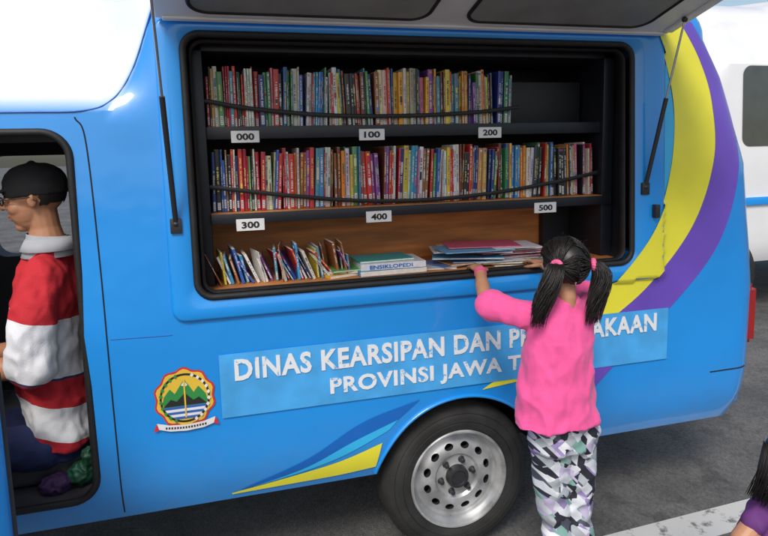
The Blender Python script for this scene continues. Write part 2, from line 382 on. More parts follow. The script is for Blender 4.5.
def wheel(parent,cx,yface,flip,name):
    cz=WC[1]; s=-1 if flip else 1
    e=bpy.data.objects.new(name,None); COL.objects.link(e); e.parent=parent
    Y=lambda d:yface+s*d
    bm=bmesh.new()
    prof=[(.222,.02),(.226,.006),(.235,.0),(.258,-.004),(.261,-.0),(.264,-.004),(.285,-.004),(.296,-.001),(.299,.004),(.302,.002),(.318,.010),(.333,.026),(.342,.045)]
    for k in range(6):
        y=.05+.022*k; prof+=[(.345,y),(.345,y+.014),(.337,y+.016),(.337,y+.020)]
    prof+=[(.345,.185),(.333,.20),(.30,.215),(.226,.21),(.222,.2)]
    lathe_y(bm,cx,cz,[(r,Y(d)) for r,d in prof],96)
    bmobj("tyre",bm,M['tyre'],e,50)
    bm=bmesh.new()
    lathe_y(bm,cx,cz,[(r,Y(d)) for r,d in [(.224,.012),(.226,.002),(.222,-.004),(.215,-.003),(.211,.006),(.207,.02),(.196,.03),(.190,.045),(.19,.18)]],80)
    bmobj("rim",bm,M['steel'],e,40)
    bm=bmesh.new()
    prof=[(.191,.05),(.18,.052),(.168,.045),(.155,.034),(.12,.026),(.105,.03),(.095,.042),(.06,.044),(.05,.04),(.05,.06),(.1,.062),(.15,.052),(.18,.066),(.191,.066)]
    lathe_y(bm,cx,cz,[(r,Y(d)) for r,d in prof+[prof[0]]],80)
    bmesh.ops.remove_doubles(bm,verts=bm.verts,dist=1e-5)
    d=bmobj("disc",bm,M['steel'],None)
    cs=[]
    for k in range(12):
        a=2*math.pi*(k+.5)/12; rx,rz=math.cos(a),math.sin(a); pts=[]
        for j in range(14):
            b=2*math.pi*j/14; u=.015*math.cos(b); v=.021*math.sin(b)
            pts.append((cx+.145*rx+u*rx-v*rz,cz+.145*rz+u*rz+v*rx))
        cs.append(prism("h",pts,min(Y(-.05),Y(.12)),max(Y(-.05),Y(.12)),M['darkmetal']))
    boolean(d,cs); d.parent=e
    for p in d.data.polygons: p.use_smooth=True
    d.data.set_sharp_from_angle(angle=math.radians(35))
    bm=bmesh.new()
    lathe_y(bm,cx,cz,[(r,Y(q)) for r,q in [(.052,.045),(.05,.02),(.046,.012),(.035,.010),(.032,.016),(.0,.018)]],40)
    for k in range(6):
        a=2*math.pi*k/6+.2; x=cx+.076*math.cos(a); z=cz+.076*math.sin(a)
        lathe_y(bm,x,z,[(r,Y(q)) for r,q in [(.016,.044),(.015,.040),(.011,.038),(.011,.02),(.008,.016),(0,.016)]],8)
    bmobj("hub",bm,M['darkmetal'],e,35)
    bm=bmesh.new(); lathe_y(bm,cx,cz,[(r,Y(q)) for r,q in [(.0,.12),(.19,.12),(.19,.14),(0,.14)]],40); bmobj("brake_drum",bm,M['darkmetal'],e,35)
wheel(van,WC[0],.035,False,"rear_wheel"); wheel(van,-1.42,.035,False,"front_wheel")
wheel(van,WC[0],W-.035,True,"rear_wheel_far"); wheel(van,-1.42,W-.035,True,"front_wheel_far")
# hatch
HA=math.radians(15); dv=Vector((0,-math.cos(HA),math.sin(HA))); nv=Vector((0,math.sin(HA),math.cos(HA)))
HM=Matrix(((1,0,0,0),(0,dv.y,nv.y,0.02),(0,dv.z,nv.z,2.185),(0,0,0,1)))
hat=bpy.data.objects.new("hatch_door",None); COL.objects.link(hat); hat.parent=van
def hbox(name,a0,a1,b0,b1,c0,c1,mat,bev=.01): return box(name,a0,a1,b0,b1,c0,c1,mat,hat,bev,3,HM)
hbox("outer_skin",-.15,1.98,0,1.0,.012,.045,M['blue'])
hbox("inner_panel",-.145,1.975,.006,.99,-.012,.011,M['liner'],.008)
hbox("hinge_rail",-.12,1.95,.006,.030,-.022,-.0115,M['liner'],.005)
hbox("side_rib",1.93,1.972,.04,.98,-.022,-.0115,M['liner'],.004)
for i,(a0,a1) in enumerate(((-.03,.83),(.985,1.80))):
    bm=bmesh.new(); pts=rrect(a0,a1,.068,.62,.07)
    f=bm.faces.new([bm.verts.new((a,b,-.0155)) for a,b in pts]); g=bmesh.ops.extrude_face_region(bm,geom=[f])
    bmesh.ops.translate(bm,vec=(0,0,.02),verts=[v for v in g['geom'] if isinstance(v,bmesh.types.BMVert)])
    bmesh.ops.transform(bm,matrix=HM,verts=bm.verts); bmobj("hatch_window_%d"%(i+1),bm,M['hglass'],hat)
    bm=bmesh.new(); P=[Vector((a,b,-.014)) for a,b in pts]; P.append(P[0]); P.append(P[1])
    tube(bm,[HM@p for p in P],.008,8); bmobj("hatch_window_gasket_%d"%(i+1),bm,M['rubber'],hat,80)
def strut(name,a,b):
    bm=bmesh.new(); a=Vector(a);b=Vector(b); mid=a.lerp(b,.55)
    tube(bm,[mid,b],.0045,10); bmobj(name+"_rod",bm,M['chrome'],van,60)
    bm=bmesh.new(); tube(bm,[a,mid],.0095,12); ell(bm,a,(.014,)*3,sub=2); ell(bm,b,(.012,)*3,sub=2); bmobj(name,bm,M['darkmetal'],van,60)
    box(name+"_bracket",a.x-.02,a.x+.02,ysurf(a.x,a.z)-.012,ysurf(a.x,a.z)+.002,a.z-.035,a.z+.02,M['darkmetal'],van,.004)
strut("gas_strut_1",(-.12,-.005,1.455),(-.135,-.30,2.25))
strut("gas_strut_2",(1.875,-.005,1.51),(1.93,-.145,2.205))
box("latch",1.915,1.94,-.03,.0,1.37,1.43,M['darkmetal'],van,.005)
da=math.radians(41); DM=Matrix.Translation((-1.2,-.02,0))@Matrix.Rotation(-da,4,'Z')
door=bpy.data.objects.new("cab_door",None); COL.objects.link(door); door.parent=van
box("door_skin",0,.81,-.03,.03,.42,1.15,M['blue'],door,.02,3,DM)
box("door_trim",.02,.79,.031,.05,.45,1.13,M['cab'],door,.006,2,DM)
# ------------------------------------------------------------ bookshelf
sh=empty("bookshelf")
box("left_panel",-.055,.004,.13,.60,1.187,2.12,M['shelf'],sh,.003)
box("right_panel",1.745,1.80,.13,.60,1.187,2.12,M['shelf'],sh,.003)
box("back_panel",.004,1.745,.585,.605,1.50,2.12,M['dark'],sh,0)
box("plywood_back",.006,1.60,.44,.455,1.187,1.448,M['wood'],sh,0)
box("plywood_end",1.60,1.744,.40,.455,1.187,1.448,M['shelf'],sh,0)
box("base_board",-.05,1.80,.04,.60,1.174,1.186,M['wood'],sh,.002)
box("shelf_board_upper",.004,1.745,.165,.58,1.782,1.80,M['wood'],sh,.002)
box("shelf_edge_upper",.004,1.745,.150,.1645,1.757,1.806,M['shelf'],sh,.003)
box("shelf_board_lower",.004,1.745,.125,.58,1.457,1.472,M['wood'],sh,.002)
box("shelf_edge_lower",.004,1.785,.110,.1245,1.43,1.470,M['shelf'],sh,.003)
box("top_board",-.05,1.80,.13,.60,2.085,2.12,M['shelf'],sh,.003)
box("inner_box",1.345,1.735,.30,.57,1.803,2.0,M['dark'],sh,.006)
for i,(x,z,s,yy) in enumerate(((.15,1.766,"000",.149),(.66,1.766,"100",.149),(1.19,1.766,"200",.149),(.15,1.425,"300",.109),(.67,1.430,"400",.109),(1.44,1.430,"500",.109))):
    box("label_%s"%s,x-.054,x+.054,yy-.006,yy,z-.023,z+.023,M['label'],sh,.001,1)
    text_mesh("label_text_%s"%s,s,.068,.026,M['ink'],sh,x-.034,yy-.007,z-.013,.03,.0004)
def band(name,pts,y,w):
    P=crom([(a,y,b) for a,b in pts],50); bm=bmesh.new(); tube(bm,P,[(w,.0025)]*len(P),8,u=(0,0,1)); bmobj(name,bm,M['ink'],sh,60)
band("elastic_band_1",[(.004,1.905),(.2,1.872),(.5,1.846),(.8,1.842),(1.1,1.852),(1.34,1.875)],.163,.0085)
band("elastic_band_2",[(.004,1.575),(.3,1.53),(.6,1.495),(.9,1.485),(1.2,1.50),(1.5,1.535),(1.745,1.575)],.163,.0085)
# ------------------------------------------------------------ books
PAL=[(.75,.73,.68),(.7,.68,.6),(.78,.78,.78),(.8,.75,.55),(.74,.74,.76),(.6,.04,.03),(.5,.02,.05),(.62,.05,.04),(.75,.25,.03),(.8,.5,.04),(.75,.6,.06),(.03,.2,.08),(.1,.35,.15),(.03,.12,.45),(.02,.05,.25),(.05,.3,.6),(.3,.1,.04),(.2,.06,.03),(.35,.14,.05),(.02,.02,.025),(.04,.04,.05),(.6,.15,.3),(.25,.08,.35),(.4,.38,.33),(.72,.7,.66),(.08,.28,.42),(.65,.62,.5),(.5,.30,.12)]
class Bk:
    def __init__(s): s.bm=bmesh.new(); s.lay=s.bm.loops.layers.float_color.new("Col")
    def quad(s,pts,col):
        f=s.bm.faces.new([s.bm.verts.new(p) for p in pts])
        for l in f.loops: l[s.lay]=(*col,1)
    def boxm(s,T,x0,x1,y0,y1,z0,z1,col,page=None):
        P=lambda x,y,z:T@Vector((x,y,z))
        pg=page or col
        s.quad([P(x0,y0,z0),P(x1,y0,z0),P(x1,y0,z1),P(x0,y0,z1)],col)
        s.quad([P(x0,y1,z0),P(x1,y1,z0),P(x1,y1,z1),P(x0,y1,z1)],pg)
        s.quad([P(x0,y0,z0),P(x0,y1,z0),P(x0,y1,z1),P(x0,y0,z1)],col)
        s.quad([P(x1,y0,z0),P(x1,y1,z0),P(x1,y1,z1),P(x1,y0,z1)],col)
        s.quad([P(x0,y0,z1),P(x1,y0,z1),P(x1,y1,z1),P(x0,y1,z1)],pg)
        s.quad([P(x0,y0,z0),P(x1,y0,z0),P(x1,y1,z0),P(x0,y1,z0)],pg)
    def book(s,T,t,h,d,col,sticker=True):
        R=random
        c=t*.12
        s.boxm(T,-t/2,t/2,c,d,0,h,col)
        s.boxm(T,-t/2+.001,t/2-.001,c+.002,d-.003,.002,h+.0006,(.72,.68,.58))
        P=lambda x,y,z:T@Vector((x,y,z))
        for a,b in (((-t/2,c),(-t/4,0)),((-t/4,0),(t/4,0)),((t/4,0),(t/2,c))):
            s.quad([P(a[0],a[1],0),P(b[0],b[1],0),P(b[0],b[1],h),P(a[0],a[1],h)],col)
        s.quad([P(-t/2,c,h),P(-t/4,0,h),P(t/4,0,h),P(t/2,c,h)],col)
        e=-.0006
        def pl(z0,z1,w,cc,x=0,ee=e): s.quad([P(x-w/2,ee,z0),P(x+w/2,ee,z0),P(x+w/2,ee,z1),P(x-w/2,ee,z1)],cc)
        lum=sum(col)/3
        ink=R.choice([(.02,.02,.03),(.5,.02,.02),(.03,.08,.3)]) if lum>.35 else R.choice([(.8,.8,.78),(.8,.7,.2),(.75,.75,.75)])
        if R.random()<.45:
            z0=h*R.uniform(.25,.7); pl(z0,z0+h*R.uniform(.06,.22),t*.52,R.choice(PAL),0,-.0004)
        if R.random()<.35: pl(h*.93,h*.97,t*.52,R.choice(PAL),0,-.0004)
        z=h*R.uniform(.3,.42); zt=h*R.uniform(.7,.93); w=min(t*.42,.011)
        while z<zt:
            l=R.uniform(.002,.0045)
            if R.random()<.82: pl(z,z+l,w*R.uniform(.5,1),ink,R.uniform(-.1,.1)*w)
            z+=l+R.uniform(.001,.0025)
        if sticker and R.random()<.9:
            hh=R.uniform(.028,.038); zb=.003+R.uniform(0,.012)
            pl(zb,zb+hh,t*.54,(.76,.76,.74),0,-.0009)
            for k in range(4): pl(zb+.005+.007*k,zb+.0075+.007*k,t*.34,(.08,.08,.1),0,-.0013)
def fill_row(name,x0,x1,z,y,hm,lean0=.0):
    B=Bk(); x=x0; prev=None; leanrun=0; lr=0
    while x<x1:
        t=random.choice([random.uniform(.004,.009),random.uniform(.006,.013),random.uniform(.010,.022)])
        if x+t>x1: break
        h=random.gauss(hm,.014); h=max(hm-.05,min(hm+.014,h))
        if prev is not None and random.random()<.2: col,h,t=prev
        else: col=random.choice(PAL)
        prev=(col,h,t)
        if lr<=0: leanrun=random.choice([0,0,.0,.03,-.035,.05]); lr=random.randint(3,12)
        lr-=1
        lean=random.gauss(0,.01)+lean0+leanrun
        T=Matrix.Translation((x+t/2,y+random.uniform(-.008,.018),z+abs(math.sin(lean))*t*.5))@Matrix.Rotation(lean,4,'Y')
        B.book(T,t,h,random.uniform(.13,.17),tuple(min(.85,c*random.uniform(.8,1.15)) for c in col))
        x+=t+random.choice([.0003,.0008,.0015])+ (h*.05 if lr==0 and leanrun!=0 else 0)
    return bmobj(name,B.bm,M['book'],None)
fill_row("book_row",.012,1.315,1.8015,.178,.222)
fill_row("book_row",.012,1.735,1.4735,.178,.230,.01)
B=Bk(); x=.03
while x<.56:
    t=random.uniform(.003,.012); h=random.uniform(.09,.155); lean=-random.choice([.1,.25,.45,.6])*random.uniform(.6,1.1)
    T=Matrix.Translation((x,.12+random.uniform(-.01,.03),1.188))@Matrix.Rotation(random.uniform(-.2,.2),4,'Z')@Matrix.Rotation(lean,4,'Y')
    B.book(T,t,h,random.uniform(.13,.17),random.choice(PAL),random.random()<.5); x+=t+random.uniform(.003,.012)
bmobj("book_row",B.bm,M['book'],None)
B=Bk()
def flat(x,y,z,w,d,t,rot,col,page=(.75,.72,.65)):
    T=Matrix.Translation((x,y,z))@Matrix.Rotation(rot,4,'Z')
    B.boxm(T,-w/2,w/2,-d/2,d/2,0,t,col); B.boxm(T,-w/2+.002,w/2+.0006,-d/2-.0006,d/2-.003,.0015,t-.0015,page)
flat(.72,.18,1.187,.29,.2,.022,.02,(.05,.25,.5)); flat(.725,.18,1.210,.28,.19,.026,-.02,(.7,.72,.75),(.72,.74,.78)); flat(.70,.2,1.237,.24,.17,.008,.05,(.03,.35,.35))
flat(.50,.2,1.187,.16,.2,.012,.3,(.7,.4,.05)); flat(.52,.22,1.200,.15,.2,.008,-.2,(.75,.75,.7)); flat(.53,.2,1.209,.14,.19,.006,.1,(.1,.4,.1))
z=1.187
for k in range(18):
    t=random.uniform(.002,.007); flat(1.24+random.uniform(-.14,.12),.20+random.uniform(-.05,.05),z,.26+random.uniform(-.06,.08),.2,t,random.uniform(-.4,.4),random.choice([(.75,.75,.74),(.7,.6,.2),(.1,.35,.6),(.6,.1,.2),(.78,.7,.5),(.7,.72,.78),(.75,.76,.78)])); z+=t+.0006
for k in range(4): flat(.95+.05*k,.2,1.187+.006*k,.15,.19,.005,random.uniform(-.4,.4),random.choice([(.3,.1,.04),(.1,.2,.45),(.6,.3,.1),(.7,.7,.7)]))
bmobj("book_stack",B.bm,M['book'],None)
text_mesh("encyclopedia_title","ENSIKLOPEDIA",.21,.016,M['dkblue'],sh,.62,.0835,1.215,.02,.0004)
# ------------------------------------------------------------ ground etc
mesh("ground",[(-150,-150,GZ),(150,-150,GZ),(150,150,GZ),(-150,150,GZ)],[(0,1,2,3)],M['asph'])
mesh("parking_line",[(1.15,-.27,GZ+.004),(6,-.05,GZ+.004),(6,.12,GZ+.004),(1.1,-.09,GZ+.004)],[(0,1,2,3)],M['line'])
bus=empty("white_bus")
b2=body("bus_body",M['white']); b2.parent=bus
for p in b2.data.polygons: p.use_smooth=True
b2.data.set_sharp_from_angle(angle=math.radians(35))
for i,(a,b) in enumerate(((-1.0,-.2),(-.12,.7),(.78,1.55),(1.63,2.25))):
    vs=[(x,yb(x,z)-.006,z) for x,z in rrect(a,b,1.25,1.85,.07)]
    mesh("bus_window_%d"%(i+1),vs,[list(range(len(vs)))],M['glass'],bus)
box("bus_stripe",-1.2,2.3,-.02,.0,.80,.86,M['blue'],bus,.003)
for i,x in enumerate((-1.2,1.4)):
    bm=bmesh.new(); lathe_y(bm,x,.27,[(0,-.03),(.2,-.03),(.22,-.045),(.33,-.045),(.345,-.02),(.345,.2)],48); bmobj("bus_wheel_%d"%(i+1),bm,M['tyre'],bus,40)
bus.scale=(1.35,1.3,1.3); bus.location=(6.42,2.6,.03)
# ------------------------------------------------------------ people
SKIN=pmat("skin_brown",(.42,.20,.11),.5,var=.1,vs=12,bump=.05,bs=150)
SKIN2=pmat("skin_tan",(.48,.24,.14),.5,var=.08,vs=12,bump=.04,bs=150)
HAIR=pmat("black_hair",(.012,.010,.009),.45,var=.3,vs=40)
PINK=pmat("pink_cotton",(.86,.10,.33),.85,var=.08,vs=7,bump=.2,bs=300,sheen=.15)
REDC=pmat("red_cotton",(.5,.02,.03),.8,var=.1,vs=9)
NAVY=pmat("navy_cloth",(.012,.02,.08),.9,var=.25,vs=9,bump=.2,bs=200)
GREYC=pmat("grey_cotton",(.42,.44,.48),.85,var=.1,vs=9)
BLK=pmat("black_cloth",(.008,.008,.010),.9,var=.2,vs=9,bump=.2,bs=300)
PURC=pmat("purple_cotton",(.12,.03,.17),.8,var=.15,vs=9,bump=.1,bs=200)
HOTP=pmat("pink_band",(.8,.12,.3),.6)
def polo():
    m,nt,b=newmat("polo_fabric"); N=nt.nodes.new; L=nt.links.new; F=mathf(nt)
    tc=N("ShaderNodeTexCoord"); sp=N("ShaderNodeSeparateXYZ"); L(tc.outputs["Object"],sp.inputs[0])
    t=F('ADD',sp.outputs[2],F('MULTIPLY',sp.outputs[0],.25))
    r=N("ShaderNodeMapRange"); r.inputs[1].default_value=.45; r.inputs[2].default_value=1.25; L(t,r.inputs[0])
    cr=N("ShaderNodeValToRGB"); cr.color_ramp.interpolation='CONSTANT'; e=cr.color_ramp.elements
    P=lambda z:(z-.16-.45)/.8
    RD=(.52,.018,.03,1); WH=(.76,.77,.80,1); NV=(.03,.04,.12,1)
    e[0].position=0; e[0].color=RD; e[1].position=P(.66); e[1].color=WH
    for z,c in ((.79,RD),(.90,NV),(.908,WH),(1.13,RD)):
        q=e.new(P(z)); q.color=c
    L(r.outputs[0],cr.inputs[0]); L(cr.outputs[0],b.inputs["Base Color"]); b.inputs["Roughness"].default_value=.85
    n=N("ShaderNodeTexNoise"); n.inputs["Scale"].default_value=250; L(tc.outputs["Object"],n.inputs["Vector"])
    bp=N("ShaderNodeBump"); bp.inputs["Strength"].default_value=.2; bp.inputs["Distance"].default_value=.01; L(n.outputs["Fac"],bp.inputs["Height"]); L(bp.outputs[0],b.inputs["Normal"])
    return m
POLO=polo()
def pants_mat():
    m,nt,b=newmat("patterned_leggings"); N=nt.nodes.new; L=nt.links.new; F=mathf(nt)
    tc=N("ShaderNodeTexCoord"); mp=N("ShaderNodeMapping"); mp.inputs["Rotation"].default_value=(0,.75,0); mp.inputs["Scale"].default_value=(1,.01,1); L(tc.outputs["Object"],mp.inputs[0])
    outs=[]
    for sc,ang in ((22,.0),(13,.5)):
        mp2=N("ShaderNodeMapping"); mp2.inputs["Rotation"].default_value=(0,ang,0); mp2.inputs["Scale"].default_value=(1.25,1,.8); L(mp.outputs[0],mp2.inputs[0])
        v=N("ShaderNodeTexVoronoi"); v.inputs["Scale"].default_value=sc; v.distance='CHEBYCHEV'; v.inputs["Randomness"].default_value=.6; L(mp2.outputs[0],v.inputs["Vector"])
        s=N("ShaderNodeSeparateColor"); L(v.outputs["Color"],s.inputs[0]); outs.append(s.outputs[0])
    sm=F('FRACT',F('ADD',outs[0],F('MULTIPLY',outs[1],.7)))
    r=N("ShaderNodeValToRGB"); r.color_ramp.interpolation='CONSTANT'; e=r.color_ramp.elements
    e[0].position=0; e[0].color=(.02,.022,.035,1); e[1].position=.20; e[1].color=(.66,.70,.76,1)
    for p,c in ((.40,(.30,.24,.48,1)),(.50,(.08,.09,.13,1)),(.60,(.40,.44,.48,1)),(.74,(.76,.78,.82,1)),(.85,(.22,.42,.38,1)),(.92,(.52,.46,.66,1))):
        q=e.new(p); q.color=c
    L(sm,r.inputs[0]); L(r.outputs[0],b.inputs["Base Color"]); b.inputs["Roughness"].default_value=.7
    return m
PANTS=pants_mat()
def blob(name,bm,voxel,mats,parent,it=4,disp=None):
    me=bpy.data.meshes.new(name); bmesh.ops.recalc_face_normals(bm,faces=bm.faces); bm.to_mesh(me); bm.free()
    o=bpy.data.objects.new(name,me); COL.objects.link(o)
    r=o.modifiers.new("r","REMESH"); r.mode='VOXEL'; r.voxel_size=voxel
    s=o.modifiers.new("s","SMOOTH"); s.factor=.5; s.iterations=it
    me=baked(o); o.modifiers.clear(); o.data=me; me.materials.clear()
    if disp:
        nn=[v.normal.copy() for v in me.vertices]
        for v,n_ in zip(me.vertices,nn): v.co+=n_*disp(v.co)
    for m in (mats if isinstance(mats,(list,tuple)) else [mats]): me.materials.append(m)
    for p in me.polygons: p.use_smooth=True
    me.update(); o.parent=parent; return o
def frameFU(F,U=(0,0,1)):
    F=Vector(F).normalized(); U=Vector(U); U=(U-F*U.dot(F)).normalized(); R=F.cross(U)
    return Matrix((F,R,U)).transposed()
def head(name,c,H,F,U,skin,parent,neck=.19,neckto=None):
    fr=frameFU(F,U); c=Vector(c); P=lambda f,r,u:c+fr@Vector((f*H,r*H,u*H)); E=lambda p,r:ell(bm,P(*p),[q*H for q in r],fr)
    bm=bmesh.new()
    E((-.05,0,.11),(.40,.315,.375)); E((.09,0,-.14),(.265,.245,.32)); E((.20,0,-.40),(.10,.11,.08)); E((.07,0,-.33),(.2,.19,.13))
    E((.29,0,.10),(.07,.2,.045))
    for s in (-1,1):
        E((.2,.14*s,-.12),(.13,.1,.11)); E((-.03,.315*s,-.03),(.065,.03,.10)); E((-.045,.335*s,.02),(.03,.03,.05))
        E((.36,.045*s,-.105),(.035,.03,.028))
        E((.305,.125*s,.015),(.04,.065,.032))
    capsule(bm,[P(.34,0,.06),P(.385,0,-.04),P(.415,0,-.09)],[.035*H,.042*H,.048*H],10)
    E((.335,0,-.225),(.035,.085,.022)); E((.325,0,-.275),(.035,.075,.024))
    nt_=Vector(neckto) if neckto else P(-.14,0,-.75)
    tube(bm,[P(-.06,0,-.15),P(-.08,0,-.45),nt_],[neck*H*.95,neck*H*.9,neck*H*1.15],16)
    ell(bm,nt_,(neck*H*1.12,)*3)
    blob(name,bm,.004,skin,parent,3)
    bm=bmesh.new()
    for s in (-1,1): E((.335,.125*s,.012),(.018,.038,.017))
    bmobj("eyes",bm,M['label'],parent,180); bm=bmesh.new()
    for s in (-1,1): E((.349,.128*s,.012),(.008,.016,.016))
    bmobj("irises",bm,M['ink'],parent,180); bm=bmesh.new()
    for s in (-1,1): tube(bm,[P(.352,.06*s,.085),P(.35,.12*s,.105),P(.31,.19*s,.09)],[.010*H,.014*H,.006*H],6)
    bmobj("eyebrows",bm,HAIR,parent,180); bm=bmesh.new()
    tube(bm,[P(.352,-.075,-.25),P(.368,0,-.248),P(.352,.075,-.25)],.004*H,6); bmobj("mouth_line",bm,REDC,parent,180)
    return P,fr
def hand(bm,wrist,F,Nn,L,side,curl=.35):
    F=Vector(F).normalized(); Nn=Vector(Nn); Nn=(Nn-F*Nn.dot(F)).normalized(); R=F.cross(Nn)*side
    w=Vector(wrist)
    tube(bm,[w-F*.01,w+F*.14*L,w+F*.36*L,w+F*.5*L],[(.15*L,.12*L),(.17*L,.11*L),(.215*L,.10*L),(.2*L,.075*L)],14,u=R)
    ell(bm,w,(.14*L,)*3); ell(bm,w+F*.5*L,(.075*L,)*3)
    for i,(o,l) in enumerate(((-.155,.36),(-.052,.44),(.052,.42),(.15,.34))):
        p=w+F*(.44*L)+R*(o*L); d=(F+R*o*.8).normalized(); pts=[p]; 
        c=curl*(1+.12*i)
        for k,s in enumerate((.42,.33,.27)):
            ang=c*(.5+k*.8); dd=(d*math.cos(ang)+Nn*math.sin(ang)).normalized(); p=p+dd*(l*L*s+(.05*L if k==0 else 0)); pts.append(p)
        capsule(bm,pts,[.048*L,.046*L,.042*L,.036*L],8)
    p=w+F*.12*L-R*.13*L+Nn*.03*L; q=p+(F*.55-R*.75+Nn*.3).normalized()*.2*L; r2=q+(F*.85-R*.35+Nn*.35).normalized()*.16*L; r3=r2+(F*.95-R*.1+Nn*.3).normalized()*.12*L
    capsule(bm,[p,q,r2,r3],[.075*L,.062*L,.052*L,.042*L],8)
def folds(a,sx,sz,seed=0,tilt=.5):
    def f(co):
        p=Vector((co.x*sx+seed+co.z*tilt*sz,co.y*sx,co.z*sz-co.x*tilt*sx))
        r=1-2.2*abs(noise.noise(p)); r2=noise.noise(p*2.1+Vector((3,1,seed)))
        return a*(.55*r+.5*r2-.3)
    return f
# ---- girl
girl=empty("girl")
hc=Vector((1.205,-.42,1.262)); hF=(-.02,.99,-.14); HG=.215
P,fr=head("head",hc,HG,hF,(0,0,1),SKIN2,girl,.16,neckto=(1.205,-.44,1.10))
bm=bmesh.new()
capsule(bm,[(1.08,-.41,1.10),(1.02,-.33,1.115),(.985,-.245,1.125)],[.034,.032,.028])
capsule(bm,[(.985,-.245,1.125),(1.015,-.15,1.165),(1.047,-.06,1.205)],[.029,.028,.019])
hand(bm,(1.047,-.06,1.205),(.10,.9,.10),(.1,.15,-1),.135,1,.35)
blob("left_arm",bm,.003,SKIN2,girl,3)
bm=bmesh.new()
capsule(bm,[(1.325,-.41,1.10),(1.39,-.32,1.11),(1.41,-.24,1.12)],[.034,.032,.028])
capsule(bm,[(1.41,-.24,1.12),(1.39,-.15,1.16),(1.34,-.06,1.205)],[.029,.028,.019])
hand(bm,(1.34,-.06,1.205),(-.10,.9,.10),(-.1,.15,-1),.135,-1,.35)
blob("right_arm",bm,.003,SKIN2,girl,3)
bm=bmesh.new(); tube(bm,[(1.038,-.085,1.195),(1.044,-.068,1.202)],[.0255,.0255],16); bmobj("wrist_band",bm,HOTP,girl,60)
bm=bmesh.new()
tube(bm,[(1.18,-.43,.705),(1.178,-.43,.76),(1.18,-.43,.90),(1.19,-.425,1.01),(1.20,-.42,1.09),(1.203,-.42,1.135),(1.205,-.432,1.168)],[(.165,.124),(.156,.118),(.138,.105),(.132,.098),(.130,.085),(.096,.068),(.054,.052)],24,u=(1,0,0))
capsule(bm,[(1.12,-.42,1.095),(1.06,-.395,1.102),(1.015,-.33,1.110),(.992,-.285,1.116)],[.052,.053,.053,.060])
capsule(bm,[(1.28,-.42,1.095),(1.33,-.395,1.102),(1.385,-.33,1.110),(1.40,-.285,1.116)],[.052,.053,.053,.060])
fo=folds(.022,6,4.0,3,.8); fo3=folds(.008,16,10,7,.5)
blob("t_shirt",bm,.006,PINK,girl,4,disp=lambda c:(fo(c)+fo3(c))*(1.0 if c.z<1.02 else .6))
bm=bmesh.new()
tube(bm,[(1.19,-.43,.60),(1.19,-.43,.68),(1.19,-.43,.80)],[(.115,.09),(.118,.09),(.11,.085)],20,u=(1,0,0))
for s,fx in ((-1,1.20),(1,1.30)):
    hx=1.215+s*.056
    capsule(bm,[(hx,-.43,.66),(hx+.005,-.42,.48),(fx+(-.01 if s<0 else -.02),-.415,.30),(fx,-.43,.15),(fx,-.43,.0)],[.078,.068,.056,.052,.046],18)
blob("leggings",bm,.006,PANTS,girl,4,disp=folds(.012,10,11,8,.5))
bm=bmesh.new()
for fx in (1.20,1.30):
    capsule(bm,[(fx,-.45,-.05),(fx,-.38,-.05),(fx,-.30,-.055)],[.036,.038,.030]); capsule(bm,[(fx,-.435,.05),(fx,-.435,-.03)],[.028,.032])
blob("shoes",bm,.005,BLK,girl,3)
def slerp(a,b,t):
    om=math.acos(max(-1,min(1,a.dot(b)))); 
    if om<1e-4: return a.copy()
    return (a*math.sin((1-t)*om)+b*math.sin(t*om))/math.sin(om)
hH=HG; cc=P(-.05,0,.11); rad3=(.435*hH,.355*hH,.405*hH)
def onsc(d,off=0): return cc+fr@Vector((d.x*(rad3[0]+off),d.y*(rad3[1]+off),d.z*(rad3[2]+off)))
bm=bmesh.new(); q=bmesh.ops.create_icosphere(bm,subdivisions=4,radius=1)
for v in list(bm.verts):
    d=v.co.normalized()
    if d.x>.35 and d.z<.55 or (d.x>-.05 and d.z<-.25) or (d.z<-.85): bm.verts.remove(v)
    else: v.co=onsc(d,-.002)
bmobj("scalp_hair",bm,HAIR,girl,180)
bm=bmesh.new(); ties=[Vector((-.60,.75,-.12)).normalized(),Vector((-.60,-.75,-.05)).normalized()]
for i in range(760):
    sd=random.choice((0,1)); sy=1 if sd==0 else -1
    a=random.uniform(-.35,3.4)
    d0=Vector((math.cos(a),sy*random.uniform(.0,.2),math.sin(a) if a<2.6 else math.sin(a)-.2)).normalized()
    if a>2.3: d0=Vector((-.8,sy*random.uniform(0,.3),random.uniform(-1.1,.3))).normalized()
    if a<.35: d0=Vector((.72,sy*random.uniform(.1,.6),.62)).normalized()
    off=random.uniform(.001,.007)
    pts=[onsc(slerp(d0,ties[sd],t/9),off+.003*math.sin(t*.7+i)) for t in range(10)]
    tube(bm,pts,[.0016]*8+[.0013,.001],4)
for i in range(90):
    d0=Vector((random.uniform(-1,.5),random.uniform(-1,1),random.uniform(-.2,1))).normalized(); p=onsc(d0,.002)
    q1=p+(fr@d0)*random.uniform(.006,.018)+Vector((random.uniform(-.02,.02),random.uniform(-.02,.02),.004)); q2=q1+Vector((random.uniform(-.02,.02),0,-.015))
    tube(bm,[p,q1,q2],[.0006,.0005,.0003],3)
